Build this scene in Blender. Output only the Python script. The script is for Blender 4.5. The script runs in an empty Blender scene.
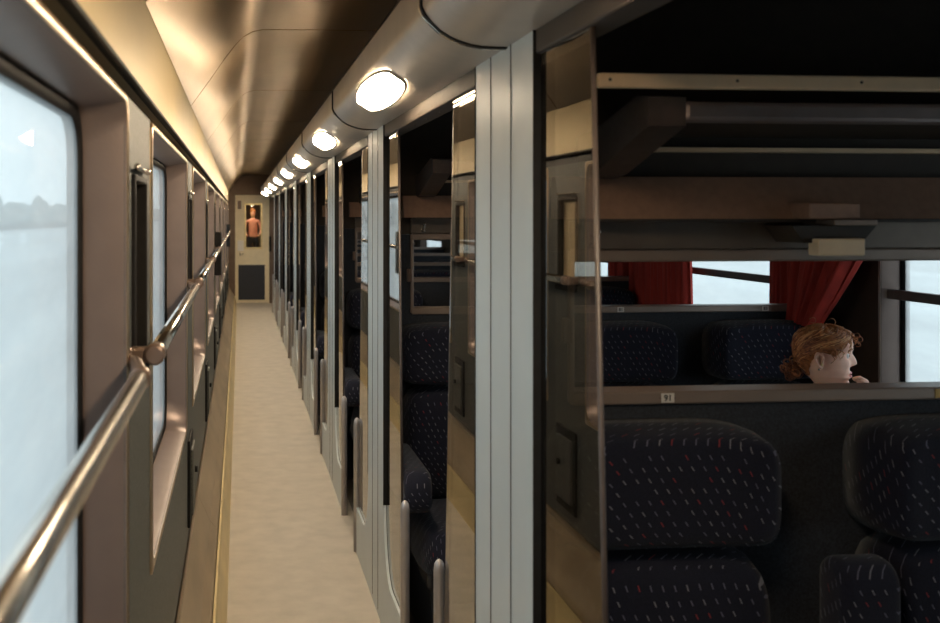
import bpy, bmesh, math, random
from mathutils import Vector, Matrix
R = random.Random(7)
SC = bpy.context.scene
COL = SC.collection
rad = math.radians

# ------------------------------------------------------------------ camera, sky, exposure
EYE = 1.5
F = 1010.0
cd = bpy.data.cameras.new('camera')
cam = bpy.data.objects.new('camera', cd); COL.objects.link(cam)
cam.location = (0, 0, EYE)
cam.rotation_euler = (rad(90), 0, -math.atan(88.5 / F))
cd.sensor_width = 36.0
cd.lens = 36.0 * F / 940.0
cd.shift_x = (470 - 328) / 940.0
cd.shift_y = -(311.5 - 216) / 940.0
cd.clip_start = 0.02
cd.dof.use_dof = True
cd.dof.focus_distance = 3.6
cd.dof.aperture_fstop = 5.6
SC.camera = cam

world = bpy.data.worlds.new('overcast_sky'); SC.world = world
world.use_nodes = True
wn = world.node_tree.nodes; wl = world.node_tree.links
wn.clear()
wo = wn.new('ShaderNodeOutputWorld'); wb = wn.new('ShaderNodeBackground')
tc = wn.new('ShaderNodeTexCoord'); sx = wn.new('ShaderNodeSeparateXYZ')
cr = wn.new('ShaderNodeValToRGB')
nz = wn.new('ShaderNodeTexNoise'); nz.inputs['Scale'].default_value = 2.5; nz.inputs['Detail'].default_value = 4
mx = wn.new('ShaderNodeMix'); mx.data_type = 'RGBA'; mx.blend_type = 'MULTIPLY'; mx.inputs[0].default_value = 0.18
wl.new(tc.outputs['Generated'], sx.inputs[0]); wl.new(sx.outputs['Z'], cr.inputs[0])
wl.new(tc.outputs['Generated'], nz.inputs['Vector'])
wl.new(cr.outputs[0], mx.inputs[6]); wl.new(nz.outputs['Fac'], mx.inputs[7])
wl.new(mx.outputs[2], wb.inputs[0]); wl.new(wb.outputs[0], wo.inputs[0])
cr.color_ramp.elements[0].position = 0.0; cr.color_ramp.elements[0].color = (0.72, 0.84, 0.89, 1)
cr.color_ramp.elements[1].position = 0.5; cr.color_ramp.elements[1].color = (0.97, 1.0, 1.01, 1)
wb.inputs[1].default_value = 1.85

LAMP_STRENGTH = 70.0
SC.view_settings.view_transform = 'Standard'
SC.view_settings.look = 'None'
SC.view_settings.exposure = 0.08
SC.view_settings.gamma = 1.0
SC.view_settings.use_curve_mapping = False
SC.cycles.max_bounces = 10
SC.cycles.transparent_max_bounces = 24
SC.cycles.sample_clamp_indirect = 6.0
SC.cycles.use_denoising = True

# ------------------------------------------------------------------ numbers of the place
P = 1.87                       # compartment pitch
NC = 9                         # partitions: c(-1) .. c(7)
def cY(n): return 2.0 + P * n
WL = -0.185                    # corridor side wall
WR = 0.523                     # compartment wall
WO = 2.32                      # outer wall of the compartments
Y0, Y1 = -0.95, 17.42          # corridor ends
ZW0, ZW1 = 0.765, 1.683          # windows
ORD = ['nearest', 'second', 'third', 'fourth', 'fifth', 'sixth', 'seventh', 'eighth', 'ninth', 'tenth']

# ------------------------------------------------------------------ materials
def newmat(name):
    m = bpy.data.materials.new(name); m.use_nodes = True
    return m, m.node_tree.nodes, m.node_tree.links, m.node_tree.nodes['Principled BSDF']
def mat(name, col, rough=0.5, metal=0.0, var=0.12, scale=30, bump=0.0, stretch=(1, 1, 1), detail=4, spec=0.5, coat=0.0, bscale=None):
    m, n, l, b = newmat(name)
    tc = n.new('ShaderNodeTexCoord'); mp = n.new('ShaderNodeMapping'); mp.inputs['Scale'].default_value = stretch
    nz = n.new('ShaderNodeTexNoise'); nz.inputs['Scale'].default_value = scale; nz.inputs['Detail'].default_value = detail
    cr = n.new('ShaderNodeValToRGB')
    e = cr.color_ramp.elements
    e[0].position = 0.3; e[1].position = 0.7
    e[0].color = tuple(c * (1 - var) for c in col) + (1,)
    e[1].color = tuple(min(1, c * (1 + var)) for c in col) + (1,)
    l.new(tc.outputs['Object'], mp.inputs[0]); l.new(mp.outputs[0], nz.inputs['Vector'])
    l.new(nz.outputs['Fac'], cr.inputs[0]); l.new(cr.outputs[0], b.inputs['Base Color'])
    b.inputs['Roughness'].default_value = rough; b.inputs['Metallic'].default_value = metal
    b.inputs['Specular IOR Level'].default_value = spec
    b.inputs['Coat Weight'].default_value = coat
    if bump:
        bp = n.new('ShaderNodeBump'); bp.inputs['Strength'].default_value = bump; bp.inputs['Distance'].default_value = 0.004
        if bscale:
            n2 = n.new('ShaderNodeTexNoise'); n2.inputs['Scale'].default_value = bscale; n2.inputs['Detail'].default_value = 3
            l.new(mp.outputs[0], n2.inputs['Vector']); l.new(n2.outputs['Fac'], bp.inputs['Height'])
        else:
            l.new(nz.outputs['Fac'], bp.inputs['Height'])
        l.new(bp.outputs[0], b.inputs['Normal'])
    return m
def glassmat(name, tint, r0=0.05, power=4.0, milk=0.0, milkcol=(.8, .87, .9), refl=(1, 1, 1), rough=0.015):
    m, n, l, b = newmat(name); n.remove(b)
    out = n['Material Output']
    tr = n.new('ShaderNodeBsdfTransparent'); tr.inputs[0].default_value = tint + (1,)
    gl = n.new('ShaderNodeBsdfGlossy'); gl.inputs['Roughness'].default_value = rough; gl.inputs[0].default_value = refl + (1,)
    lw = n.new('ShaderNodeLayerWeight'); lw.inputs[0].default_value = 0.5
    pw = n.new('ShaderNodeMath'); pw.operation = 'POWER'; pw.inputs[1].default_value = power
    ma = n.new('ShaderNodeMath'); ma.operation = 'MULTIPLY_ADD'; ma.inputs[1].default_value = 1 - r0; ma.inputs[2].default_value = r0
    l.new(lw.outputs['Facing'], pw.inputs[0]); l.new(pw.outputs[0], ma.inputs[0])
    base = tr
    if milk:
        tl = n.new('ShaderNodeBsdfTranslucent'); tl.inputs[0].default_value = milkcol + (1,)
        nz = n.new('ShaderNodeTexNoise'); nz.inputs['Scale'].default_value = 5; nz.inputs['Detail'].default_value = 5
        tcn = n.new('ShaderNodeTexCoord'); mp = n.new('ShaderNodeMapping'); mp.inputs['Scale'].default_value = (1, .6, 2.4)
        mr = n.new('ShaderNodeMapRange'); mr.inputs[3].default_value = milk * .7; mr.inputs[4].default_value = milk * 1.3
        l.new(tcn.outputs['Object'], mp.inputs[0]); l.new(mp.outputs[0], nz.inputs['Vector']); l.new(nz.outputs['Fac'], mr.inputs[0])
        m1 = n.new('ShaderNodeMixShader'); l.new(mr.outputs[0], m1.inputs[0])
        l.new(tr.outputs[0], m1.inputs[1]); l.new(tl.outputs[0], m1.inputs[2]); base = m1
    mx = n.new('ShaderNodeMixShader'); l.new(ma.outputs[0], mx.inputs[0])
    l.new(base.outputs[0], mx.inputs[1]); l.new(gl.outputs[0], mx.inputs[2]); l.new(mx.outputs[0], out.inputs[0])
    return m
def emismat(name, col, s):
    m, n, l, b = newmat(name)
    b.inputs['Base Color'].default_value = (.9, .88, .8, 1)
    b.inputs['Emission Color'].default_value = col + (1,); b.inputs['Emission Strength'].default_value = s
    return m
def plushmat(name, base, speck=True):
    """navy plush with rows of short slanted light and red dashes"""
    m, n, l, b = newmat(name)
    tc = n.new('ShaderNodeTexCoord')
    sp = n.new('ShaderNodeSeparateXYZ'); l.new(tc.outputs['Object'], sp.inputs[0])
    def M(op, a, b2=None, c=None):
        q = n.new('ShaderNodeMath'); q.operation = op
        for i, v in enumerate((a, b2, c)):
            if v is None: continue
            if isinstance(v, (int, float)): q.inputs[i].default_value = v
            else: l.new(v, q.inputs[i])
        return q.outputs[0]
    X = M('MULTIPLY_ADD', sp.outputs['X'], 1.0, M('MULTIPLY_ADD', sp.outputs['Y'], -1.0, 3.0))
    Zs = M('MULTIPLY_ADD', sp.outputs['Z'], 1.0, M('MULTIPLY_ADD', sp.outputs['Y'], -1.0, 3.0))
    S = 42.0
    u = M('MULTIPLY', X, S); v = M('MULTIPLY', Zs, S * 1.15)
    row = M('FLOOR', v)
    u2 = M('ADD', u, M('MULTIPLY', M('MODULO', row, 2.0), .5))
    cu = M('SUBTRACT', M('FRACT', u2), .5); cv = M('SUBTRACT', M('FRACT', v), .5)
    sl = M('ADD', cu, M('MULTIPLY', cv, .55))
    dash = M('MULTIPLY', M('LESS_THAN', M('ABSOLUTE', sl), .055), M('LESS_THAN', M('ABSOLUTE', cv), .20))
    wnz = n.new('ShaderNodeTexWhiteNoise'); wnz.noise_dimensions = '2D'
    cb = n.new('ShaderNodeCombineXYZ'); l.new(M('FLOOR', u2), cb.inputs[0]); l.new(row, cb.inputs[1]); l.new(cb.outputs[0], wnz.inputs['Vector'])
    dash = M('MULTIPLY', dash, M('GREATER_THAN', wnz.outputs['Value'], .12))
    cr = n.new('ShaderNodeValToRGB'); cr.color_ramp.interpolation = 'CONSTANT'
    e = cr.color_ramp.elements; e[0].color = (.18, .18, .21, 1); e[1].position = .5; e[1].color = (.11, .11, .16, 1)
    e2 = e.new(.91); e2.color = (.22, .03, .035, 1)
    l.new(wnz.outputs['Value'], cr.inputs[0])
    nz = n.new('ShaderNodeTexNoise'); nz.inputs['Scale'].default_value = 260; l.new(tc.outputs['Object'], nz.inputs['Vector'])
    bc = n.new('ShaderNodeValToRGB'); bc.color_ramp.elements[0].color = tuple(c * .6 for c in base) + (1,); bc.color_ramp.elements[1].color = tuple(c * 1.4 for c in base) + (1,)
    l.new(nz.outputs['Fac'], bc.inputs[0])
    mx = n.new('ShaderNodeMix'); mx.data_type = 'RGBA'
    l.new(dash, mx.inputs[0]); l.new(bc.outputs[0], mx.inputs[6]); l.new(cr.outputs[0], mx.inputs[7])
    l.new(mx.outputs[2] if speck else bc.outputs[0], b.inputs['Base Color'])
    b.inputs['Roughness'].default_value = .9; b.inputs['Sheen Weight'].default_value = .12; b.inputs['Specular IOR Level'].default_value = .2
    bp = n.new('ShaderNodeBump'); bp.inputs['Strength'].default_value = .35; bp.inputs['Distance'].default_value = .002
    l.new(nz.outputs['Fac'], bp.inputs['Height']); l.new(bp.outputs[0], b.inputs['Normal'])
    return m

M = {}
M['ceil'] = mat('bronze_ceiling', (.40, .29, .17), .34, 1.0, .12, 5, .035, (1, .3, 1), bscale=60)
M['gold'] = mat('gold_panel', (.46, .36, .20), .46, .45, .08, 4, .10, (1, .4, 1), bscale=25)
M['cove'] = mat('light_housing_paint', (.46, .40, .34), .38, .25, .06, 12, .03)
M['pillar'] = mat('grey_white_paint', (.60, .65, .66), .42, 0, .03, 8, .02)
M['header'] = mat('brown_grey_metal', (.075, .060, .050), .6, 0, .08, 10, spec=.2)
M['reveal'] = mat('mauve_brown_metal', (.20, .150, .132), .38, .5, .06, 14, .04, bscale=120)
M['brass'] = mat('brass_edge', (.55, .41, .27), .28, .9, .05, 20)
M['darkwall'] = mat('dark_grey_laminate', (.07, .072, .066), .55, 0, .45, 160, .05, detail=6)
M['groove'] = mat('black_recess', (.012, .011, .010), .6, 0, .2, 20)
M['rubber'] = mat('black_rubber', (.010, .009, .009), .6, 0, .2, 40, spec=.2)
M['darkbrown'] = mat('dark_brown_plastic', (.06, .045, .04), .4, 0, .2, 40)
M['chrome'] = mat('brushed_steel', (.66, .61, .55), .2, 1, .06, 60, .05, (1, .05, 1))
M['bracket'] = mat('bronze_casting', (.26, .18, .14), .35, .7, .1, 30)
M['covecover'] = mat('beige_heater_metal', (.40, .31, .21), .42, .35, .2, 7, .05, (1, .25, 1))
M['strip'] = mat('brass_kick_strip', (.74, .60, .32), .36, .6, .12, 10, 0, (1, .3, 1))
M['floor'] = mat('worn_beige_floor', (.46, .41, .34), .55, 0, .10, 9, .05, detail=14, bscale=150)
M['floordark'] = mat('dark_compartment_floor', (.16, .14, .12), .7, 0, .2, 14)
M['partition'] = mat('blue_grey_textile', (.030, .033, .042), .85, 0, .35, 220, .1, detail=5)
M['rail'] = mat('brown_rail', (.30, .225, .185), .38, .25, .06, 12)
M['rack'] = mat('brown_leatherette', (.33, .19, .13), .55, 0, .10, 60, .08)
M['rackgrey'] = mat('grey_metal_trough', (.17, .135, .11), .4, .4, .08, 20)
M['rackbar'] = mat('dull_aluminium', (.34, .28, .27), .36, .7, .06, 30)
M['racktray'] = mat('dark_tray', (.035, .026, .020), .6, 0, .2, 30)
M['beige'] = mat('beige_rail', (.85, .62, .40), .5, .1, .05, 20)
M['lampcover'] = mat('beige_lamp_cover', (.85, .66, .45), .45, 0, .05, 30)
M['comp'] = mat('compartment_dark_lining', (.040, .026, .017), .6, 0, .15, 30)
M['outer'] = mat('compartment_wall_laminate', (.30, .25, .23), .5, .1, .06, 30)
M['tube'] = mat('grey_tube', (.46, .43, .43), .32, .5, .05, 40)
M['curtain'] = mat('red_curtain_cloth', (.36, .028, .018), .85, 0, .25, 26, .15, (1, 1, .1))
M['plush'] = plushmat('navy_dashed_plush', (.010, .011, .022))
M['plushplain'] = plushmat('dark_plush_side', (.014, .014, .02), False)
M['shell'] = mat('seat_shell', (.03, .03, .035), .5)
M['white'] = mat('white_plate', (.78, .72, .66), .5, 0, .03)
M['ink'] = mat('dark_ink', (.03, .025, .02), .6)
M['yellow'] = mat('yellow_plate', (.62, .38, .10), .5, 0, .05)
M['door'] = mat('cream_door_paint', (.80, .68, .46), .4, 0, .05, 12)
M['doorpanel'] = mat('blue_black_panel', (.02, .024, .035), .4, 0, .2, 60)
M['signface'] = mat('cream_board', (.60, .47, .29), .6, 0, .04, 20)
M['endbrown'] = mat('brown_end_panel', (.16, .11, .08), .4, .4, .1, 10)
M['lamp'] = emismat('warm_lamp_lens', (1.0, .80, .55), LAMP_STRENGTH)
M['lamp2'] = emismat('added_passage_lamp_lens', (1.0, .85, .62), 22)
M['glass'] = glassmat('corridor_glass', (.66, .64, .60), .05, 3.7, refl=(.95, .93, .9))
M['winglass'] = glassmat('window_glass', (.90, .94, .95), .01, 9.0, milk=.36, milkcol=(.92, .95, .96))
M['doorglass'] = glassmat('door_glass', (.92, .90, .85), .04, 5.0)
M['skin'] = mat('skin', (.94, .57, .44), .5, 0, .04, 40)
M['skin'].node_tree.nodes['Principled BSDF'].inputs['Subsurface Weight'].default_value = .15
M['skin'].node_tree.nodes['Principled BSDF'].inputs['Subsurface Radius'].default_value = (.01, .004, .002)
M['hair'] = mat('ginger_hair', (.40, .15, .055), .42, 0, .35, 90, 0)
M['hairdark'] = mat('auburn_hair', (.20, .065, .03), .45, 0, .3, 90)
M['hairgold'] = mat('golden_hair', (.66, .33, .14), .38, 0, .2, 90)
M['lips'] = mat('lips', (.62, .25, .24), .45)
M['eye'] = mat('eye_white', (.75, .72, .70), .2)
M['iris'] = mat('iris', (.08, .07, .06), .2)
M['shirt'] = mat('cream_shirt', (.50, .42, .30), .8, 0, .1, 50)
M['jeans'] = mat('dark_trousers', (.03, .035, .05), .8)
M['shoe'] = mat('dark_shoes', (.02, .02, .02), .5)
M['pink'] = mat('pink_top', (.80, .38, .30), .8)
M['ground'] = mat('pale_wet_ground', (.27, .33, .355), .8, 0, .4, 0.25, 0, (1, .04, 1), detail=8)
M['trees'] = mat('haze_tinted_leaves', (.16, .21, .21), .9, 0, .3, .4, 0, detail=6)  # distance haze is mixed into this grey-blue leaf colour

# ------------------------------------------------------------------ mesh helpers
class MB:
    def __init__(s): s.bm = bmesh.new()
    def box(s, x0, x1, y0, y1, z0, z1, bev=0.0, seg=2, mi=0):
        c = [(x, y, z) for x in (x0, x1) for y in (y0, y1) for z in (z0, z1)]
        v = [s.bm.verts.new(p) for p in c]
        fs = [(0, 1, 3, 2), (4, 6, 7, 5), (0, 4, 5, 1), (2, 3, 7, 6), (0, 2, 6, 4), (1, 5, 7, 3)]
        f = [s.bm.faces.new([v[i] for i in q]) for q in fs]
        for q in f: q.material_index = mi
        if bev:
            es = list({e for q in f for e in q.edges})
            r = bmesh.ops.bevel(s.bm, geom=es, offset=bev, segments=seg, affect='EDGES', profile=.5)
            for q in r['faces']: q.material_index = mi
        return s
    def prism(s, pts, axis, a, b, mi=0):
        """extrude closed polygon. axis 'y': pts=(x,z); 'x': pts=(y,z); 'z': pts=(x,y)"""
        def mk(p, t):
            return {'y': (p[0], t, p[1]), 'x': (t, p[0], p[1]), 'z': (p[0], p[1], t)}[axis]
        A = [s.bm.verts.new(mk(p, a)) for p in pts]; B = [s.bm.verts.new(mk(p, b)) for p in pts]
        n = len(pts)
        fs = [s.bm.faces.new(A), s.bm.faces.new(B[::-1])]
        for i in range(n): fs.append(s.bm.faces.new((A[i], B[i], B[(i + 1) % n], A[(i + 1) % n])))
        for f in fs: f.material_index = mi
        return s
    def tube(s, path, r, seg=12, cap=True, mi=0):
        path = [Vector(p) for p in path]; n = len(path)
        rs = r if isinstance(r, (list, tuple)) else [r] * n
        rings = []; up = None
        for i, p in enumerate(path):
            t = (path[min(i + 1, n - 1)] - path[max(i - 1, 0)]).normalized()
            if up is None:
                up = Vector((0, 0, 1)) if abs(t.z) < .9 else Vector((1, 0, 0))
            a = (up - t * up.dot(t)).normalized(); b = t.cross(a); up = a
            rings.append([s.bm.verts.new(p + (a * math.cos(k * math.tau / seg) + b * math.sin(k * math.tau / seg)) * rs[i]) for k in range(seg)])
        for i in range(n - 1):
            for k in range(seg):
                f = s.bm.faces.new((rings[i][k], rings[i][(k + 1) % seg], rings[i + 1][(k + 1) % seg], rings[i + 1][k])); f.smooth = True; f.material_index = mi
        if cap:
            s.bm.faces.new(rings[0][::-1]).material_index = mi; s.bm.faces.new(rings[-1]).material_index = mi
        return s
    def loft(s, loops, close=False, caps=(False, False), smooth=True, mi=0):
        L = [[s.bm.verts.new(p) for p in lp] for lp in loops]; n = len(loops[0])
        rng = range(len(L) if close else len(L) - 1)
        for i in rng:
            A, B = L[i], L[(i + 1) % len(L)]
            for k in range(n):
                f = s.bm.faces.new((A[k], A[(k + 1) % n], B[(k + 1) % n], B[k])); f.smooth = smooth; f.material_index = mi
        if caps[0]: s.bm.faces.new(L[0][::-1]).material_index = mi
        if caps[1]: s.bm.faces.new(L[-1]).material_index = mi
        return s
    def ball(s, c, r, sub=2, mi=0):
        q = bmesh.ops.create_icosphere(s.bm, subdivisions=sub, radius=1)
        rr = r if isinstance(r, (tuple, list)) else (r, r, r)
        for v in q['verts']: v.co = Vector((v.co.x * rr[0] + c[0], v.co.y * rr[1] + c[1], v.co.z * rr[2] + c[2]))
        for f in {f for v in q['verts'] for f in v.link_faces}: f.smooth = True; f.material_index = mi
        return s
    def build(s, name, m, parent=None, smooth=False):
        bmesh.ops.recalc_face_normals(s.bm, faces=s.bm.faces)
        me = bpy.data.meshes.new(name); s.bm.to_mesh(me); s.bm.free()
        for mm in (m if isinstance(m, (list, tuple)) else [m]): me.materials.append(M[mm] if isinstance(mm, str) else mm)
        if smooth:
            for p in me.polygons: p.use_smooth = True
        o = bpy.data.objects.new(name, me); COL.objects.link(o)
        if parent: o.parent = parent
        return o
def tag(o, label=None, cat=None, group=None, kind=None):
    if label: o['label'] = label
    if cat: o['category'] = cat
    if group: o['group'] = group
    if kind: o['kind'] = kind
    return o
def empty(name, loc, label=None, cat=None, group=None, kind=None):
    o = bpy.data.objects.new(name, None); COL.objects.link(o); o.location = loc; o.empty_display_size = .1
    return tag(o, label, cat, group, kind)
def copy_tree(o, parent=None):
    c = o.copy(); COL.objects.link(c)
    if parent: c.parent = parent
    for ch in [q for q in bpy.data.objects if q.parent == o]: copy_tree(ch, c)
    return c
KIDS = {}
def dup(root, loc, label=None, group=None):
    if root.name not in KIDS:
        KIDS[root.name] = True
    r = copy_tree(root); r.location = loc
    if label: r['label'] = label
    if group: r['group'] = group
    return r
def rrect(a0, a1, b0, b1, rs, n=6):
    """rounded rectangle in (a,b); rs = radii (a0b0, a1b0, a1b1, a0b1)"""
    if not isinstance(rs, (tuple, list)): rs = (rs,) * 4
    out = []
    cs = [(a0 + rs[0], b0 + rs[0], 180, rs[0]), (a1 - rs[1], b0 + rs[1], 270, rs[1]), (a1 - rs[2], b1 - rs[2], 0, rs[2]), (a0 + rs[3], b1 - rs[3], 90, rs[3])]
    for ca, cb, s, r in cs:
        for k in range(n + 1):
            t = rad(s + 90 * k / n); out.append((ca + r * math.cos(t), cb + r * math.sin(t)))
    return out

# ------------------------------------------------------------------ the setting: floor, walls, ceiling
b = MB(); b.box(-.10, WR + .05, Y0, Y1, -.06, 0); tag(b.build('floor', 'floor'), kind='structure')
b = MB(); b.box(WR + .05, WO + .02, Y0, Y1, -.06, -.001); tag(b.build('floor_compartments', 'floordark'), kind='structure')

# corridor outer wall with window holes
wins = [(cY(n) + .13, cY(n) + 1.53) for n in range(-1, 8)]        # y spans
b = MB()
xb = WL - .09
b.box(xb, WL, Y0, Y1, .30, ZW0)
b.box(xb, WL, Y0, Y1, ZW1, 1.698)
b.box(xb, WL - .03, Y0, Y1, 1.698, 1.734, mi=1)
ys = [Y0] + [v for w in wins for v in w] + [Y1]
for i in range(0, len(ys), 2):
    if ys[i + 1] <= ys[i] + .001: continue
    q0 = ys[i + 1] - .13 - .125 - .115; q1 = q0 + .23
    if 0 < i < len(ys) - 2:
        b.box(xb, WL, ys[i], ys[i + 1], ZW0, 1.235); b.box(xb, WL, ys[i], ys[i + 1], 1.575, ZW1)
        b.box(xb, WL, ys[i], q0, 1.235, 1.575); b.box(xb, WL, q1, ys[i + 1], 1.235, 1.575); b.box(xb, WL - .03, q0, q1, 1.235, 1.575)
    else: b.box(xb, WL, ys[i], ys[i + 1], ZW0, ZW1)
b.box(xb, WL - .01, Y0, Y1, -.05, .30)
tag(b.build('wall_left', ['darkwall', 'groove']), kind='structure')

# sloping upper panels and ceiling
for n in range(-2, 9):
    a0 = max(Y0, cY(n)); a1 = min(Y1, cY(n + 1))
    if a1 <= a0: continue
ceilp = [(WL, 1.722), (WL, 1.90), (-.165, 1.912)]
cprof = [(-.183, 1.918), (-.11, 2.02), (-.055, 2.10), (-.017, 2.15), (.015, 2.183), (.05, 2.203), (.09, 2.212), (.30, 2.214), (.523, 2.214)]
b = MB()
b.box(WL - .09, WL, Y0, Y1, 1.734, 1.924, mi=1); b.box(WL - .09, WL - .004, Y0, Y1, 1.924, 2.32, mi=3)
b.box(WL - .09, WO + .1, Y0, Y1, 2.26, 2.32, mi=3)  # unseen roof slab and upper side wall, added to keep sky light from leaking in
b.box(WL - .012, WL + .006, Y0, Y1, 1.732, 1.740, .003, 2, mi=3)       # bright lower lip
for n in range(-2, 9):
    a0 = max(Y0, cY(n) + .0); a1 = min(Y1, cY(n + 1) - .014)
    if a1 <= a0: continue
    top = [(x, z + .03) for x, z in cprof][::-1]
    b.prism(cprof + top, 'y', a0, a1)
b.prism([(x, z + .012) for x, z in cprof] + [(x, z + .04) for x, z in cprof][::-1], 'y', Y0, Y1, mi=3)
o = b.build('ceiling', ['ceil', 'gold', 'chrome', 'groove'], smooth=False)
for p in o.data.polygons:
    if abs(p.normal.y) < .5 and len(p.vertices) == 4: p.use_smooth = True
tag(o, kind='structure')
m = o.modifiers.new('e', 'EDGE_SPLIT'); m.split_angle = rad(40)

# compartment ceiling, outer wall
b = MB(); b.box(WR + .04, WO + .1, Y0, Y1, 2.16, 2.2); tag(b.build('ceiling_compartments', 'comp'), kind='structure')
ys = [Y0] + [v for w in wins for v in (w[0], w[1] - .055)] + [Y1]
b = MB()
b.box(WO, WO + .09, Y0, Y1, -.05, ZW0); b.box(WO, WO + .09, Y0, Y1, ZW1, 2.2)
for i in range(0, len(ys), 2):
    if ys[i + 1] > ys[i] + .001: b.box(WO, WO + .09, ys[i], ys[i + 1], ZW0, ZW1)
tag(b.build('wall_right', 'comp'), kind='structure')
b = MB(); b.box(-.30, WO + .1, Y0 - .06, Y0, -.05, 2.25); tag(b.build('wall_back', 'endbrown'), kind='structure')

# windows, both sides
def window(n, y0, y1, side):
    X = WL if side < 0 else WO
    s = side                                  # outward direction
    e = .012
    def lp(x, g, r): return [(x, p[0], p[1]) for p in rrect(y0 - g, y1 + g, ZW0 - g, ZW1 + g, r)]
    b = MB()
    b.loft([lp(X + s * .002, .014, .016), lp(X - s * .004, .013, .016), lp(X - s * .006, .006, (.07, .07, .03, .03)), lp(X - s * .003, .001, (.07, .07, .035, .035))], mi=1)
    b.loft([lp(X - s * .003, .001, (.07, .07, .035, .035)), lp(X + s * .01, -.002, (.08, .08, .04, .04)), lp(X + s * .05, -.010, (.09, .09, .055, .055)),
            lp(X + s * .078, -.012, (.09, .09, .06, .06))], mi=0)
    o = b.build('window_%d' % n, ['reveal', 'brass' if s < 0 else 'outer']); tag(o, kind='structure')
    for p in o.data.polygons: p.use_smooth = True
    g = MB()
    def lq(x, g_, r): return [(x, p[0], p[1]) for p in rrect(y0 + g_, y1 - g_, ZW0 + g_, ZW1 - g_, r)]
    g.loft([lq(X + s * .080, .004, .06), lq(X + s * .066, .010, .06), lq(X + s * .064, .020, .065), lq(X + s * .070, .030, .065), lq(X + s * .088, .030, .065)])
    g.build('window_gasket', 'rubber', o)
    q = MB(); q.box(X + s * .073 - .002, X + s * .073 + .002, y0 + .012, y1 - .012, ZW0 + .012, ZW1 - .012)
    q.build('window_pane', 'winglass', o)
    if s > 0:
        q = MB(); q.box(X + .02, X + .045, y0 - .0, y1, 1.20, 1.235, .004)
        q.build('window_bar', 'darkbrown', o)
    return o
k = 1
for (a, c) in wins: window(k, a, c, -1); k += 1
for (a, c) in wins[:-1]: window(k, a, c - .055, 1); k += 1

# heater cove along the corridor wall and its brass strip
b = MB()
prof = [(WL - .01, .335), (WL + .004, .335), (WL + .010, .30), (-.148, .24), (-.125, .190), (-.100, .158), (-.094, .142), (-.092, -.02), (WL - .01, -.02)]
for n in range(-2, 9):
    a0 = max(Y0, cY(n) + .5); a1 = min(Y1, cY(n + 1) + .497)
    if a1 > a0: b.prism(prof, 'y', a0, a1)
tag(b.build('baseboard_left', 'covecover'), kind='structure')
b = MB(); b.prism([(WL, .335), (WL + .006, .335), (WL + .012, .325), (WL + .006, .318), (WL, .318)], 'y', Y0, Y1)
tag(b.build('trim_1', 'brass'), kind='structure')
b = MB()
for n in range(-2, 9):
    a0 = max(Y0, cY(n) + 1.0); a1 = min(Y1, cY(n + 1) + .996)
    if a1 > a0: b.prism([(-.090, 0.0), (-.046, 0.0), (-.050, .03), (-.076, .125), (-.082, .132), (-.090, .132)], 'y', a0, a1)
tag(b.build('trim_2', 'strip'), kind='structure')

# header above the compartment openings and lining above it
b = MB()
b.box(WR - .001, WR + .055, Y0, Y1, 1.787, 1.86, .004)
b.box(WR + .003, WR + .050, Y0, Y1, 1.86, 2.25)
for n in range(-1, 8):                                     # screw heads
    for t in (.75, .95, 1.15): b.ball((WR + .028, cY(n) + t, 1.787), (.004, .004, .0015), 1, mi=1)
tag(b.build('trim_3', ['header', 'chrome']), kind='structure')
b = MB()
b.box(WR - .002, WR + .004, Y0, Y1, 1.846, 1.852); tag(b.build('trim_4', 'rubber'), kind='structure')

# end wall with doorway, door leaf, vestibule beyond
DX0, DX1, DZ = -.055, .49, 1.84
b = MB()
b.box(-.27, DX0 - .02, Y1, Y1 + .08, -.05, 2.26); b.box(DX1 + .02, WO + .1, Y1, Y1 + .08, -.05, 2.26); b.box(DX0 - .02, DX1 + .02, Y1, Y1 + .08, DZ + .02, 2.26)
tag(b.build('wall_end', 'endbrown'), kind='structure')
b = MB()
gx0, gx1, gz0, gz1 = .10, .375, .95, 1.70
b.box(DX0, gx0, Y1 - .01, Y1 + .03, .01, DZ, 0); b.box(gx1, DX1, Y1 - .01, Y1 + .03, .01, DZ); b.box(gx0, gx1, Y1 - .01, Y1 + .03, gz1, DZ); b.box(gx0, gx1, Y1 - .01, Y1 + .03, .01, gz0)
d = b.build('door_1', 'door'); tag(d, kind='structure')
b = MB(); b.box(DX0 + .035, DX1 - .055, Y1 - .018, Y1 - .008, .06, .66, .003); b.build('kick_panel', 'doorpanel', d)
b = MB()
for (a0, a1, c0, c1) in ((gx0 - .02, gx0 + .012, gz0 - .02, gz1 + .02), (gx1 - .012, gx1 + .02, gz0 - .02, gz1 + .02), (gx0, gx1, gz0 - .02, gz0 + .012), (gx0, gx1, gz1 - .012, gz1 + .02)):
    b.box(a0, a1, Y1 - .022, Y1 - .009, c0, c1, .003)
b.build('door_window_frame', 'strip', d)
b = MB(); b.box(gx0, gx1, Y1 + .008, Y1 + .012, gz0, gz1); b.build('door_pane', 'doorglass', d)
b = MB(); b.box(.0, .02, Y1 - .03, Y1 - .008, .82, .88, .004); b.tube([(.01, Y1 - .03, .85), (.01, Y1 - .06, .85), (.07, Y1 - .06, .85)], .008, 8); b.build('door_handle', 'chrome', d)
b = MB(); b.box(-.035, .07, Y1 - .016, Y1 - .009, .90, 1.08, .002); b.build('pale_patch', 'white', d)  # plain pale plate on the left half of the door
b = MB(); b.box(-.03, .03, Y1 - .016, Y1 - .009, 1.62, 1.76, .002); b.build('sign_plate', 'endbrown', d)
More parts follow.
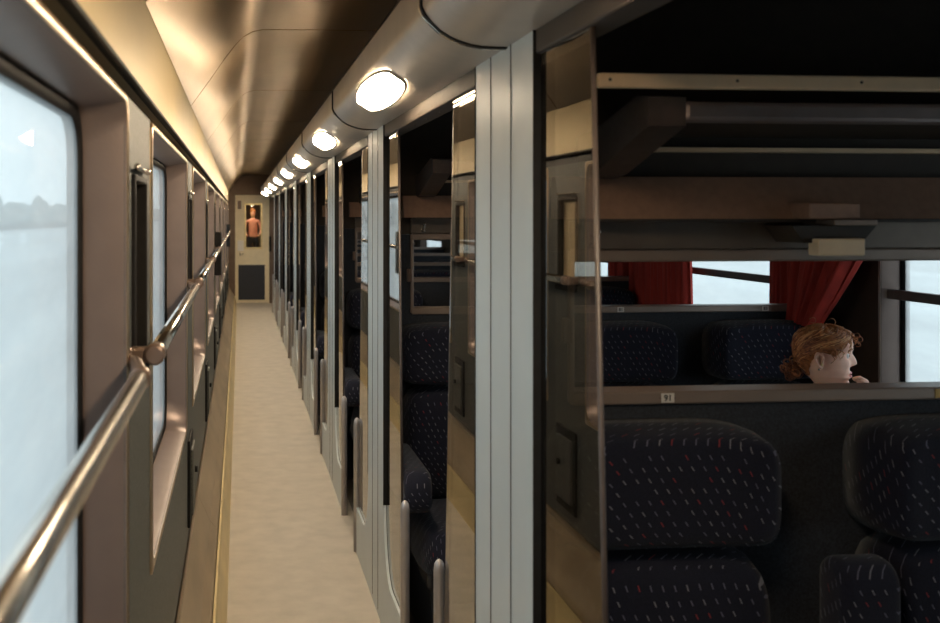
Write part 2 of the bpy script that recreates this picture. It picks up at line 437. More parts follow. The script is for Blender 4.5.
b = MB(); b.box(DX0 - .02, DX0, Y1 - .02, Y1 + .08, 0, DZ + .02, .003); b.box(DX1, DX1 + .02, Y1 - .02, Y1 + .08, 0, DZ + .02, .003); b.box(DX0 - .02, DX1 + .02, Y1 - .02, Y1 + .08, DZ, DZ + .02, .003)
tag(b.build('trim_5', 'door'), kind='structure')
VY = 31.0
b = MB()
b.box(-.30, -.25, Y1 + .08, VY, 0, 2.2); b.box(.85, .90, Y1 + .08, VY, 0, 2.2); b.box(-.30, .9, VY, VY + .05, 0, 2.2)
tag(b.build('wall_far', 'signface'), kind='structure')
b = MB(); b.box(-.30, .9, Y1 + .02, VY, -.06, 0); tag(b.build('floor_far', 'floor'), kind='structure')
b = MB(); b.box(-.30, .9, Y1 + .08, VY, 2.15, 2.2); tag(b.build('ceiling_far', 'gold'), kind='structure')
b = MB(); b.box(.0, .6, VY - .04, VY, 0, 2.0, .01); dd = b.build('door_2', 'endbrown'); tag(dd, kind='structure')
b = MB(); b.box(.52, .55, VY - .07, VY - .04, .95, 1.1, .005); b.build('door_handle', 'chrome', dd)
for i, y in enumerate((19.5, 23.5, 27.0)):  # unseen lamps, added to light the passage and the person in it
    e_ = empty('ceiling_light', (.3, y, 2.15), '%s unseen ceiling lamp added to light the passage behind the end door' % ['first', 'second', 'third'][i], 'lamp', 'added lamps behind the end door')
    b = MB(); b.box(-.12, .12, -.3, .3, -.03, -.01, .008); b.build('diffuser', 'lamp2', e_)
    b = MB(); b.box(-.14, .14, -.32, .32, -.012, .0, .003); b.build('housing', 'door', e_)

# outside: pale ground and a tree line with haze put into its colour
b = MB(); b.box(-900, 900, -300, 1500, -1.4, -1.3); tag(b.build('ground_outside', 'ground'), kind='structure')
def treeline(X, name, lab):
    b = MB()
    y = -40
    while y < 700:
        h = R.uniform(2.0, 7.5); w = R.uniform(2.5, 6)
        q = bmesh.ops.create_icosphere(b.bm, subdivisions=2, radius=1)
        for v in q['verts']:
            k = 1 + R.uniform(-.16, .16)
            v.co = Vector((v.co.x * w * .6 * k + X + R.uniform(-.2, .2), v.co.y * w * k + y, v.co.z * h * .5 * k - 1.3 + h * .5))
        y += w * R.uniform(.5, 1.1)
    o = b.build(name, 'trees'); tag(o, lab, 'trees', kind='stuff'); return o
treeline(-48, 'tree_line', 'faint row of trees with haze in their colour, outside the corridor windows')

# ------------------------------------------------------------------ lamp housing modules and lamps
CP = [(.352, 1.972), (.352, 1.905), (.358, 1.892), (.370, 1.876), (.387, 1.860), (.406, 1.848), (.426, 1.840), (.446, 1.834), (.470, 1.830), (.500, 1.829), (WR + .0, 1.829)]
def lamp_frame():
    """normal and tangent of the housing face at the lamp"""
    p = Vector((.396, 0, 1.8530)); t = (Vector((.426, 0, 1.840)) - Vector((.370, 0, 1.876))).normalized()
    return p, t
hous = None; lampo = None
for n in range(-1, 8):
    y0 = cY(n) - .05; y1 = y0 + P
    y0c = Y0 if n < 0 else y0; y1c = min(y1, Y1)
    i = n + 1
    lab = 'brown-grey curved lamp housing section above the compartments, %s from the camera' % ORD[max(0, i)]
    e_ = empty('light_housing', (0, y0c, 0), lab, 'lamp housing', 'curved lamp housing sections')
    L = y1c - y0c
    b = MB()
    inn = [(WR, 1.972)]
    b.prism(CP + inn, 'y', .012, L - .012)
    o = b.build('cover', 'cove', e_)
    for p in o.data.polygons: p.use_smooth = abs(p.normal.y) < .5
    m = o.modifiers.new('e', 'EDGE_SPLIT'); m.split_angle = rad(35)
    b = MB()
    sm = [(x + (-.003 if x < .36 else 0), z - (.003 if z < 1.9 else 0)) for x, z in CP]
    b.prism(sm + [(WR, 1.974)], 'y', L - .024, L + .0)
    b.build('joint_band', 'rubber', e_)
    b = MB()
    sm = [(x + (-.005 if x < .36 else 0), z - (.005 if z < 1.9 else 0)) for x, z in CP]
    b.prism(sm + [(WR, 1.975)], 'y', L - .016, L - .009)
    b.build('joint_ring', 'chrome', e_)
    # lamp
    yl = cY(n) + .86
    if yl < Y0 + .4 or yl > Y1 - .3: continue
    p, t = lamp_frame(); nrm = Vector((-t.z, 0, t.x));
    if nrm.z > 0: nrm = -nrm
    le = empty('ceiling_light', (p.x, yl, p.z), 'glowing oval lamp set in the sloped housing, %s from the camera' % ORD[max(0, i)], 'lamp', 'oval corridor lamps')
    def oval(a, c, h, N=40, pw=.8):
        out = []
        for q in range(N):
            th = math.tau * q / N
            cx_, cy_ = math.cos(th), math.sin(th)
            u_ = a * math.copysign(abs(cx_) ** 1.0, cx_); v_ = c * math.copysign(abs(cy_) ** pw, cy_)
            u_ = max(-a * .93, min(a * .93, u_))
            P3 = t * v_ + nrm * h; out.append((P3.x, u_, P3.z))
        return out
    b = MB(); b.loft([oval(.36, .050, 0), oval(.357, .048, .006), oval(.31, .038, .010), oval(.18, .02, .012)], caps=(True, True)); b.build('diffuser', 'lamp', le)
    b = MB(); b.loft([oval(.37, .056, -.002), oval(.37, .056, .003), oval(.361, .051, .005), oval(.359, .048, -.002)]); b.build('rim', 'cove', le)

# ------------------------------------------------------------------ pillars and glass screens of the compartment wall
HN, HF = .25, .19
def pillar(n):
    i = n + 1
    e_ = empty('pillar_panel', (WR, cY(n), 0), 'pale grey fluted upright wall panel widening at its foot, %s from the camera' % ORD[max(0, i)], 'wall panel', 'pale fluted panels between the compartments')
    # outline in (y,z)
    def side(sgn, foot, r=.17, zt=.20):
        hw = HN if sgn < 0 else HF
        pts = []
        for k in range(9):
            t = math.pi / 2 * k / 8
            pts.append((sgn * (hw + r - r * math.cos(t)), zt + r * 1.5 - r * 1.5 * math.sin(t)))
        pts.append((sgn * foot, zt))
        return pts
    far = side(1, .62); near = side(-1, .70)
    out = [(HF, 1.85)] + far + [(.62, 0.0), (-.70, 0.0)] + near[::-1] + [(-HN, 1.85)]
    b = MB(); b.prism(out, 'x', -.004, .0055)
    o = b.build('panel', 'pillar', e_)
    # flutes: dark grooves
    b = MB()
    for t in (-.10, .055): b.box(-.0052, -.003, t - .0018, t + .0018, .02, 1.84)
    b.build('groove', 'header', e_)
    b = MB(); b.box(-.006, .014, -HN - .004, -HN, .455, 1.85, .001); b.box(-.006, .014, HF, HF + .003, .455, 1.85, .001)
    b.build('edge_strip', 'rubber', e_)
def screen(n, sgn):
    """glass screen; sgn -1: camera side of pillar n, +1 far side"""
    i = n + 1
    base = .70 if sgn < 0 else .62
    top = .510 if sgn < 0 else .47
    hw = (HN if sgn < 0 else HF) + .008
    side = 'on the camera side of' if sgn < 0 else 'beyond'
    e_ = empty('glass_screen', (WR, cY(n), 0), 'reflective slanted glass screen %s the %s pale pillar' % (side, ORD[max(0, i)]), 'glass screen', 'glass screens beside the compartment openings')
    r = .17
    pts = [(sgn * (hw + .001), 1.786)]
    for k in range(9):
        t = math.pi / 2 * k / 8
        pts.append((sgn * (hw + .002 + r - r * math.cos(t)), .205 + r * 1.5 - r * 1.5 * math.sin(t)))
    zb = .205; bb = .605 if sgn < 0 else .60
    pts += [(sgn * bb, zb), (sgn * top, 1.786)]
    b = MB(); b.prism(pts, 'x', .006, .014); b.build('pane', 'glass', e_)
    # slim dark edge profile along the slanted free edge
    b = MB(); b.tube([(.010, sgn * (bb + .001), zb), (.010, sgn * (top + .001), 1.786)], .0045, 8); b.build('edge_profile', 'darkbrown', e_)
    # rounded guard tube at the foot
    yb = sgn * (base)
    b = MB(); b.tube([(.0, yb, 0.0), (.0, yb, .57), (.0, yb, .585), (.0, yb, .594), (.0, yb, .598)], [.015, .015, .013, .008, .002], 14); b.build('guard_tube', 'tube', e_)
for n in range(-1, 8): pillar(n)
for n in range(-1, 8):
    if n >= 0: screen(n, -1)
    if n <= 7: screen(n, 1)

# ------------------------------------------------------------------ compartment partitions
def text_mesh(s, size, name, m, parent, loc, rot=(rad(90), 0, 0)):
    cu = bpy.data.curves.new(name, 'FONT'); cu.body = s; cu.size = size; cu.extrude = .0004; cu.align_x = 'CENTER'; cu.align_y = 'CENTER'; cu.offset = size * .02
    t = bpy.data.objects.new(name + '_tmp', cu); COL.objects.link(t)
    dg = bpy.context.evaluated_depsgraph_get(); dg.update()
    me = bpy.data.meshes.new_from_object(t.evaluated_get(dg))
    bpy.data.objects.remove(t)
    me.materials.clear(); me.materials.append(M[m])
    o = bpy.data.objects.new(name, me); COL.objects.link(o); o.parent = parent; o.location = loc; o.rotation_euler = rot
    return o
RB = 1.147; RT = 1.408      # opening in the partition
XI = .60                    # inner edge of the partition's opening frame
def partition(n):
    i = n + 1
    e_ = empty('compartment_partition', (0, cY(n), 0), 'dark blue-grey partition with a brown top rail between compartments, %s' % ('behind the %s pale pillar' % ORD[i]), 'partition', 'partitions between the compartments')
    b = MB(); b.box(WR + .04, WO - .002, -.025, .025, 0, RB - .024); b.box(WR + .04, .665, -.025, .025, RB - .024, RT + .02)
    b.build('panel', 'partition', e_)
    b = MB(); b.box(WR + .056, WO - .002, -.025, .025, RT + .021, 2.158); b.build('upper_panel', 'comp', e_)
    b = MB(); b.box(.66, WO - .002, -.035, .035, RB - .026, RB, .004); b.build('top_rail', 'rail', e_)
    b = MB(); b.box(.66, WO - .002, -.035, .035, RT, RT + .026, .004); b.build('upper_rail', 'rail', e_)
    b = MB(); b.box(.655, .668, -.032, .032, RB - .02, RT + .02, .003); b.build('frame_upright', 'rail', e_)
    b = MB(); b.box(.640, .662, -.045, -.025, RB + .10, RB + .15, .004); b.build('hinge', 'bracket', e_)
    return e_
parts = [partition(n) for n in range(-1, 8)]
def plate(pi, x, txt):
    p = parts[pi]
    b = MB(); b.box(x - .0135, x + .0135, -.037, -.0352, RB - .0225, RB - .0035, .0004, 1); o = b.build('number_plate', 'white', p)
    text_mesh(txt, .017, 'number', 'ink', o, (x, -.0374, RB - .0132))
    b = MB()
    for s in (-.0155, .0155): b.ball((x + s, -.0355, RB - .013), (.0012, .001, .0012), 1)
    b.build('screw', 'ink', p)
plate(1, .858, '91'); plate(2, 1.485, '81'); plate(2, 2.075, '83')
b = MB(); b.box(1.428, 1.46, -.037, -.0352, RB - .022, RB - .003, .0004, 1); b.build('number_plate', 'yellow', parts[1])['label'] = 'yellow number plate'

# ------------------------------------------------------------------ luggage racks and reading lamps
def rack(n):
    i = n + 1
    e_ = empty('luggage_rack', (0, cY(n), 0), 'dark brown luggage rack across the compartment, above the partition %s' % ('behind the %s pale pillar' % ORD[i]), 'luggage rack', 'luggage racks above the partitions')
    x0, x1 = .62, 2.19
    # leather-like fascia, tilted
    b = MB(); b.prism([(-.10, 1.494), (-.055, 1.578), (-.028, 1.578), (-.028, 1.494)], 'x', x0, x1); b.build('fascia', 'rack', e_)
    b = MB(); b.box(.655, x1, -.045, -.028, 1.434, 1.49, .002); b.build('trough', 'rackgrey', e_)
    b = MB(); b.box(x0 + .03, x1, -.104, -.092, 1.488, 1.4945, .001); b.build('lower_lip', 'racktray', e_)
    # tray, back strip, front bar, arms
    b = MB(); b.prism([(-.03, 1.658), (-.34, 1.664), (-.34, 1.669), (-.03, 1.664)], 'x', x0 + .06, x1); b.build('tray', 'racktray', e_)
    b = MB(); b.box(x0 + .08, x1, -.060, -.028, 1.628, 1.637, .001); b.build('back_strip', 'beige', e_)
    b = MB(); b.box(x0 + .12, x1, -.375, -.34, 1.658, 1.692, .008); b.build('front_bar', 'rackbar', e_)
    for s, xx in ((0, x0), (1, x1 - .06)):
        b = MB()
        pts = [(-.378, 1.650), (-.378, 1.698), (-.33, 1.705), (-.10, 1.66), (-.028, 1.66), (-.028, 1.57), (-.12, 1.58)]
        b.prism(pts, 'x', xx + (.055 if s == 0 else 0), xx + (.12 if s == 0 else .055)); b.build('arm', 'darkbrown', e_)
    return e_
for n in range(-1, 8):
    e_ = rack(n)
    if n in (0,):
        b = MB(); b.box(WR + .058, WO - .004, -.405, -.39, 1.709, 1.733, .003)
        for k in range(6): pass
        ur = b.build('upper_rail', 'beige', e_)
        ur['label'] = 'beige rail with screws'
        for k in range(7):
            b = MB(); b.ball((.60 + .215 * k, -.4055, 1.722), (.0026, .001, .0026), 2); b.build('screw', 'ink', ur)
def reading_lamp(n, x, lab):
    e_ = empty('reading_lamp', (x, cY(n), 1.46), lab, 'lamp', 'reading lamps under the luggage racks')
    b = MB(); b.box(-.055, .05, -.155, -.075, .034, .066, .004); b.build('cap', 'rack', e_)
    b = MB(); b.box(-.01, .078, -.165, -.06, .022, .033, .002); b.build('flange', 'rail', e_)
    b = MB(); b.prism([(-.085, .021), (.085, .021), (.055, -.012), (-.06, -.012)], 'y', -.15, -.045); b.build('housing', 'racktray', e_)
    b = MB(); b.box(-.045, .05, -.17, -.135, -.036, -.003, .003); b.build('cover', 'lampcover', e_)
    return e_
for n in range(0, 6):
    for j, x in enumerate((1.14, 1.77)):
        if n > 1 and j: continue
        reading_lamp(n, x, 'beige-faced reading lamp under the rack, %s seat gap, %s rack from the camera' % (['aisle-side', 'window-side'][j], ORD[n]))
for n in range(0, 3):
    e_ = empty('coat_hook', (.70, cY(n) - .045, 1.452), 'small metal coat hook on the trough under the %s luggage rack' % ORD[n], 'hook', 'coat hooks under the racks')
    b = MB(); b.tube([(0, 0, 0), (0, -.02, -.005), (0, -.032, .004), (0, -.034, .016)], .004, 8); b.ball((0, -.034, .017), .006, 1); b.build('hook', 'chrome', e_)
    b = MB(); b.box(-.008, .008, -.004, .001, -.012, .012, .001); b.build('plate', 'chrome', e_)

# ------------------------------------------------------------------ seats
def pad(hx, hz, d, wing, cx, cz, yb, lean=0.0, NU=26, NV=16, bulge=0.0, ex=4.5, wp=5, roll=0.0):
    """upholstered pad facing -Y. back plane at yb; depth d; wings come forward"""
    b = MB(); g = []
    for j in range(NV + 1):
        v = -1 + 2 * j / NV; row = []
        for i in range(NU + 1):
            u = -1 + 2 * i / NU
            # pull the outline in at the corners (superellipse)
            ku = (1 - abs(v) ** ex * .13); kv = (1 - abs(u) ** ex * .13)
            x = cx + hx * u * ku; z = cz + hz * v * kv
            edge = max(0.0, (1 - abs(u) ** 9) * (1 - abs(v) ** 9)) ** .4
            y = yb - (d * (.35 + .65 * edge) + wing * abs(u) ** wp * (.4 + .6 * edge) + bulge * (1 - v * v) * (1 - u * u)) + lean * (z - cz)
            row.append((x, y, z))
        g.append(row)
    V = [[b.bm.verts.new(p) for p in r] for r in g]
    B = {}
    for j in range(NV + 1):
        for i in range(NU + 1):
            if i in (0, NU) or j in (0, NV):
                p = g[j][i]; B[(j, i)] = b.bm.verts.new((p[0], yb + lean * (p[2] - cz), p[2]))
    for j in range(NV):
        for i in range(NU):
            f = b.bm.faces.new((V[j][i], V[j][i + 1], V[j + 1][i + 1], V[j + 1][i])); f.smooth = True
    ring = [(0, i) for i in range(NU + 1)] + [(j, NU) for j in range(1, NV + 1)] + [(NV, i) for i in range(NU - 1, -1, -1)] + [(j, 0) for j in range(NV - 1, 0, -1)]
    for k in range(len(ring)):
        a, c = ring[k], ring[(k + 1) % len(ring)]
        f = b.bm.faces.new((V[a[0]][a[1]], B[a], B[c], V[c[0]][c[1]])); f.smooth = True
    b.bm.faces.new([B[r] for r in ring])
    return b
def make_seat():
    e_ = empty('train_seat', (0, 0, 0))
    o = pad(.218, .117, .14, .055, 0, .975, -.028, wp=4).build('headrest', 'plush', e_)
    o = pad(.205, .222, .125, .045, 0, .640, -.028, bulge=.03, wp=4).build('backrest', 'plush', e_)
    # seat cushion: pad built upright then laid down
    b = pad(.215, .255, .13, .02, 0, 0, 0, bulge=.02, wp=6)
    rot = Matrix.Rotation(rad(-90), 4, 'X')
    for v in b.bm.verts: v.co = rot @ v.co + Vector((0, -.395, .325))
    b.build('seat_cushion', 'plush', e_)
    b = MB(); b.box(-.20, .20, -.60, -.05, .27, .325, .012); b.build('seat_frame', 'shell', e_)
    for x in (-.17, .15):
        b = MB(); b.box(x, x + .025, -.50, -.06, 0, .27, .006); b.build('leg', 'shell', e_)
    return e_
def tagseat(e_, lab): return tag(e_, lab, 'seat', 'navy patterned train seats')
proto = None
SX = (.815, 1.45, 2.035)
pos = ['aisle-side', 'middle', 'window-side']
for n in range(0, 8):
    for j, x in enumerate(SX):
        lab = 'navy seat with light dashes, %s seat of the %s row facing the camera' % (pos[j], ORD[n])
        if proto is None: proto = make_seat(); e_ = proto
        else: e_ = copy_tree(proto)
        e_.location = (x, cY(n), 0); tagseat(e_, lab)
# folded-up armrests between the seats, one armrest on the aisle side
def make_arm(folded):
    e_ = empty('armrest', (0, 0, 0))
    b = MB()
    if folded:
        pr = rrect(-.255, -.155, .48, .862, (.03, .03, .04, .05))
        b.prism([(p[0], p[1]) for p in pr], 'x', -.058, .058)
    else:
        pr = rrect(-.62, -.15, .52, .66, (.05, .03, .03, .065))
        b.prism([(p[0], p[1]) for p in pr], 'x', -.05, .045)
    o = b.build('pad', 'plush', e_)
    m = o.modifiers.new('bev', 'BEVEL'); m.width = .022; m.segments = 4; m.limit_method = 'ANGLE'; m.angle_limit = rad(40)
    for p in o.data.polygons: p.use_smooth = True
    b = MB()
    if folded: b.tube([(-.045, -.17, .50), (.045, -.17, .50)], .015, 10); b.box(-.03, .03, -.17, -.0255, .48, .52, .004)
    else: b.box(-.02, .02, -.22, -.03, .40, .53, .008)
    b.build('hinge', 'shell', e_)
    return e_
pa = None; pb = None
for n in range(0, 5):
    for j, x in enumerate((1.155, 1.755)):
        lab = 'navy armrest folded up between the %s seats of the %s row' % (['aisle-side and middle', 'middle and window-side'][j], ORD[n])
        if pa is None: pa = make_arm(True); e_ = pa
        else: e_ = copy_tree(pa)
        e_.location = (x, cY(n), 0); tag(e_, lab, 'armrest', 'folded armrests')
for n in range(0, 6):
    if pb is None: pb = make_arm(False); e_ = pb
    else: e_ = copy_tree(pb)
    e_.location = (.585, cY(n), 0); tag(e_, 'rounded navy armrest at the corridor end of the %s row of seats' % ORD[n], 'armrest', 'corridor-side armrests')

# ------------------------------------------------------------------ curtains
def curtain(name, lab, top, bot, xw, zt=1.70, zb=1.0, tie=None, folds=9, amp=.022, lean=0.0):
    """top=(y0,y1) at zt, bot=(y0,y1) at zb; tie=(y0,y1,z) gathers the cloth at height z"""
    b = MB(); NU, NV = 96, 28; V = []
    for j in range(NV + 1):
        z = zt + (zb - zt) * j / NV
        if tie:
            if z > tie[2]:
                k = (zt - z) / (zt - tie[2]); k2 = k ** 1.25
                a0 = top[0] + (tie[0] - top[0]) * k2; a1 = top[1] + (tie[1] - top[1]) * k
                am = amp * (1 - .5 * k)
            else:
                k = (tie[2] - z) / (tie[2] - zb)
                a0 = tie[0] + (bot[0] - tie[0]) * k ** .6; a1 = tie[1]; am = amp * (.5 + .5 * k)
        else:
            k = j / NV; a0 = top[0] + (bot[0] - top[0]) * k; a1 = top[1] + (bot[1] - top[1]) * k; am = amp * (.8 + .3 * k)
        row = []
        for i in range(NU + 1):
            u = i / NU
            ph = u * folds * math.tau + .8 * math.sin(3 * u + z * 2.2)
            x = xw - lean * (zt - z) + am * (math.sin(ph) + .35 * math.sin(2.3 * ph + 1 + z)) 
            row.append(b.bm.verts.new((x, a0 + (a1 - a0) * u + am * .25 * math.cos(ph), z)))
        V.append(row)
    for j in range(NV):
        for i in range(NU):
            f = b.bm.faces.new((V[j][i], V[j][i + 1], V[j + 1][i + 1], V[j + 1][i])); f.smooth = True
    e_ = empty(name, (0, 0, 0), lab, 'curtain', 'red window curtains')
    o = b.build('cloth', 'curtain', e_)
    m = o.modifiers.new('s', 'SOLIDIFY'); m.thickness = .002
    if tie:
        b = MB(); xw -= lean * (zt - tie[2]); b.box(xw - .035, xw + .03, tie[0] - .005, tie[1] + .012, tie[2] - .015, tie[2] + .010, .005); b.build('tie_band', 'curtain', e_)
    return e_
curtain('curtain', 'red curtain gathered back above the seated person, beside the window', (3.27, 3.82), (3.62, 3.82), 2.262, zb=.95, tie=(3.68, 3.82, 1.06), folds=6, amp=.050, lean=.13)
curtain('curtain', 'narrow red curtain just behind the second brown rail, right of the bright window', (3.91, 4.15), (3.91, 4.15), 2.284, folds=5)
curtain('curtain', 'straight red curtain hanging left of the bright window with the dark bar', (4.99, 5.70), (4.97, 5.70), 2.284, folds=13)
curtain('curtain', 'partly hidden red curtain at the far left behind the third rail', (5.79, 6.06), (5.79, 6.06), 2.284, folds=5)
curtain('curtain', 'farthest red curtain, glimpsed through the open compartments', (6.95, 7.55), (6.95, 7.55), 2.284, folds=10)

# ------------------------------------------------------------------ handrails on the window wall
for n in range(-1, 8):
    y0 = cY(n) - .24; y1 = cY(n) + 1.37
    y0 = max(y0, Y0 + .1)
    i = n + 1
    e_ = empty('handrail', (WL, y0, 1.262), 'round metal handrail across the %s corridor window' % ORD[i], 'handrail', 'corridor window handrails')
    L = y1 - y0; X = .040
    b = MB(); b.tube([(X, 0, 0), (X, L, 0)], .0145, 18); b.build('tube', 'chrome', e_)
    for t, nm in ((.0, 0), (L, 1)):
        b = MB()
        if nm:
            b.tube([(X, t - .02, 0), (X, t + .012, 0), (X * .9, t + .04, 0), (X * .45, t + .16, 0), (.0, t + .20, 0)], [.0165, .0165, .012, .010, .010], 12)
            b.tube([(-.001, t + .20, 0), (.006, t + .20, 0)], .020, 14); b.build('bracket', 'bracket', e_); continue
        b.tube([(X, t - .014, 0), (X, t - .010, 0), (X, t + .028, 0)], [.014, .0185, .0185], 14)
        b.box(-.004, X, t - .010 + .004, t + .014, -.015, .013, .006)
        b.build('bracket', 'bracket', e_)

# framed boards and waste bins in the wall between the windows
for n in range(-1, 7):
    i = n + 1
    yc = cY(n + 1) - .125
    e_ = empty('notice_frame', (WL, yc, 1.405), 'black framed cream board with chrome ends on the wall after the %s corridor window' % ORD[i], 'framed board', 'framed boards between the corridor windows')
    hw = .112
    b = MB(); b.box(-.029, -.016, -.10, .10, -.16, .16); b.build('board', 'signface', e_)
    b = MB()
    for (p0, p1, q0, q1) in ((-hw, -.098, -.168, .168), (.098, hw, -.168, .168), (-.098, .098, .155, .168), (-.098, .098, -.168, -.155)): b.box(-.029, .007, p0, p1, q0, q1, .003)
    b.box(0, .016, -hw, hw, -.190, -.168, .005)
    b.build('frame', 'rubber', e_)
    b = MB()
    b.tube([(.010, -hw + .01, .178), (.010, hw - .01, .178)], .004, 8)
    for s in (-hw + .012, hw - .012): b.ball((.008, s, .180), .007, 1)
    b.build('rod', 'chrome', e_)
    e_ = empty('waste_bin', (WL, yc, .54), 'small dark flap waste bin low on the wall after the %s corridor window' % ORD[i], 'waste bin', 'flap bins between the corridor windows')
    b = MB(); b.box(-.0, .010, -.11, .11, -.155, .155, .003); b.build('surround', 'rubber', e_)
    b = MB(); b.box(.006, .020, -.085, .085, -.12, .12, .006); f_ = b.build('flap', 'darkwall', e_)
    b = MB(); b.tube([(.018, .04, .02), (.030, .04, .02)], .012, 10); b.build('knob', 'rubber', f_)
for y, lab in ((7.6, 'black box jutting from the corridor wall, the nearer one'), (14.6, 'black box jutting from the corridor wall near the end door')):
    b = MB(); b.box(0, .05, -.09, .09, -.17, .15, .006)
    o = b.build('wall_box', 'rubber'); o.location = (WL, y, 1.23); tag(o, lab, 'box', 'black wall boxes')
b = MB(); b.box(-.02, .02, -.05, 0, -.13, .13, .006)
o = b.build('card_reader', 'rubber'); o.location = (.525, Y1 - .02, 1.02); tag(o, 'small dark device on the frame right of the end door', 'device')

# ------------------------------------------------------------------ people
def skinned(name, verts, edges, radii, m, parent=None, root=0, sub=2, loc=(0, 0, 0)):
    me = bpy.data.meshes.new(name); me.from_pydata(verts, edges, []); me.update()
    o = bpy.data.objects.new(name, me); COL.objects.link(o); o.location = loc
    if parent: o.parent = parent
    o.modifiers.new('skin', 'SKIN')
    for i, r in enumerate(radii):
        sv = me.skin_vertices[0].data[i]
        sv.radius = r if isinstance(r, tuple) else (r, r); sv.use_root = (i == root)
    s = o.modifiers.new('sub', 'SUBSURF'); s.levels = sub; s.render_levels = sub
    o.modifiers['skin'].use_smooth_shade = True
    dg = bpy.context.evaluated_depsgraph_get(); dg.update()
    m2 = bpy.data.meshes.new_from_object(o.evaluated_get(dg))
    o.modifiers.clear(); o.data = m2; m2.materials.clear(); m2.materials.append(M[m])
    for p in m2.polygons: p.use_smooth = True
    return o

def interp(tab, t):
    for i in range(len(tab) - 1):
        if tab[i][0] <= t <= tab[i + 1][0] or i == len(tab) - 2:
            a, c = tab[i], tab[i + 1]; k = (t - a[0]) / (c[0] - a[0]); k = max(0, min(1, k)); k = k * k * (3 - 2 * k) * .5 + k * .5
            return a[1] + (c[1] - a[1]) * k
# head: local axes: +x = face direction, z up, origin at head centre; height about .215
FRONT = [(-.118, .052), (-.108, .076), (-.098, .084), (-.088, .080), (-.080, .084), (-.070, .081), (-.058, .082), (-.045, .083), (-.030, .084), (-.012, .085), (.004, .084), (.016, .089), (.035, .092), (.055, .088), (.075, .072), (.092, .045), (.102, .008)]
BACK = [(-.118, .015), (-.10, .035), (-.08, .054), (-.05, .072), (-.02, .085), (.02, .091), (.05, .086), (.072, .072), (.087, .048), (.102, .012)]
SIDE = [(-.118, .020), (-.108, .036), (-.095, .048), (-.075, .058), (-.05, .065), (-.02, .070), (.02, .074), (.05, .071), (.075, .060), (.092, .038), (.102, .008)]
def headpoint(z, a, grow=0.0):
    f, bk, s = interp(FRONT, z), interp(BACK, z), interp(SIDE, z)
    c, sn = math.cos(a), math.sin(a)
    ax = f if c > 0 else bk
    x = ax * c; y = s * sn
    if c > 0:      # flatter face
        x = f * abs(c) ** .80; y = s * math.copysign(abs(sn) ** .9, sn)
    d = min(abs(a), math.tau - abs(a))
    # nose, lips, chin, eye sockets
    nz = math.exp(-(d / .17) ** 2)
    nh = 0.0
    if -.042 < z < .014:
        k = (.014 - z) / .056
        nh = .021 * math.sin(min(1, k ** 1.1) * math.pi * .58) * (1.0 if k < .74 else max(0, math.cos((k - .74) / .26 * math.pi / 2)))
    x += nh * nz
    x += .0065 * math.exp(-((z + .062) / .0055) ** 2) * math.exp(-(d / .30) ** 2)
    x += .0060 * math.exp(-((z + .075) / .0055) ** 2) * math.exp(-(d / .28) ** 2)
    x -= .0045 * math.exp(-((z + .0685) / .0022) ** 2) * math.exp(-(d / .32) ** 2)
    x -= .012 * math.exp(-((z - .0) / .013) ** 2) * math.exp(-((d - .42) / .17) ** 2)
    x += .003 * math.exp(-((z - .020) / .008) ** 2) * math.exp(-((d - .42) / .3) ** 2)
    x += .004 * math.exp(-((z + .03) / .02) ** 2) * math.exp(-((d - .55) / .2) ** 2)
    if z > .03: z = .03 + (z - .03) * .86
    r = 1 + grow / max(.02, math.hypot(x, y))
    return Vector((x * r, y * r, z + (grow * max(0, z) / .102)))
def make_head(parent, T):
    b = MB(); NA = 96; zs = [-.118 + .220 * k / 110 for k in range(111)]
    loops = [[tuple(T @ headpoint(z, math.tau * k / NA)) for k in range(NA)] for z in zs]
    b.loft(loops, caps=(True, True))
    return b
def T_head(loc, yaw, pitch=0, roll=0, s=1.0):
    return Matrix.Translation(loc) @ Matrix.Rotation(yaw, 4, 'Z') @ Matrix.Rotation(pitch, 4, 'Y') @ Matrix.Rotation(roll, 4, 'X') @ Matrix.Scale(s, 4)

# --- the seated passenger: window-side seat of the second row, leaning forward, face turned to the window
HL = Vector((1.950, 3.225, 1.042))
person = empty('person', (1.95, 3.3, 0), 'person with curly ginger hair tied back, in profile, looking out of the window', 'person')
person.location = (0, 0, 0)
T = T_head(HL, rad(-29), rad(2), 0, .95)
# body as one skinned surface: (x,y,z,r)
J = {}
verts = []; edges = []; rads = []
def jv(name, p, r, frm=None):
    J[name] = len(verts); verts.append(tuple(p)); rads.append(r)
    if frm is not None: edges.append((J[frm], J[name]))
jv('pel', (2.06, 3.42, .52), (.13, .11))
jv('wai', (2.05, 3.40, .66), (.115, .09), 'pel')
jv('che', (2.02, 3.34, .78), (.13, .095), 'wai')
jv('upc', (1.995, 3.28, .865), (.085, .07), 'che')
jv('nek', (1.975, 3.245, .905), (.050, .050), 'upc')
jv('ne2', (1.968, 3.238, .96), (.046, .046), 'nek')
jv('shr', (1.89, 3.20, .86), (.048, .045), 'upc')     # right shoulder (towards camera side)
jv('elr', (1.93, 3.02, .70), (.036, .036), 'shr')
jv('er2', (1.95, 3.00, .69), (.034, .034), 'elr')
jv('wrr', (2.035, 3.12, .87), (.024, .024), 'er2')
jv('shl', (2.10, 3.38, .85), (.048, .045), 'upc')
jv('ell', (2.17, 3.24, .66), (.036, .036), 'shl')
jv('wrl', (2.12, 3.06, .60), (.024, .024), 'ell')
jv('hpr', (1.98, 3.36, .50), (.085, .085), 'pel')
jv('knr', (1.96, 2.98, .50), (.058, .058), 'hpr')
jv('kr2', (1.96, 2.95, .47), (.055, .055), 'knr')
jv('anr', (1.96, 3.02, .10), (.036, .036), 'kr2')
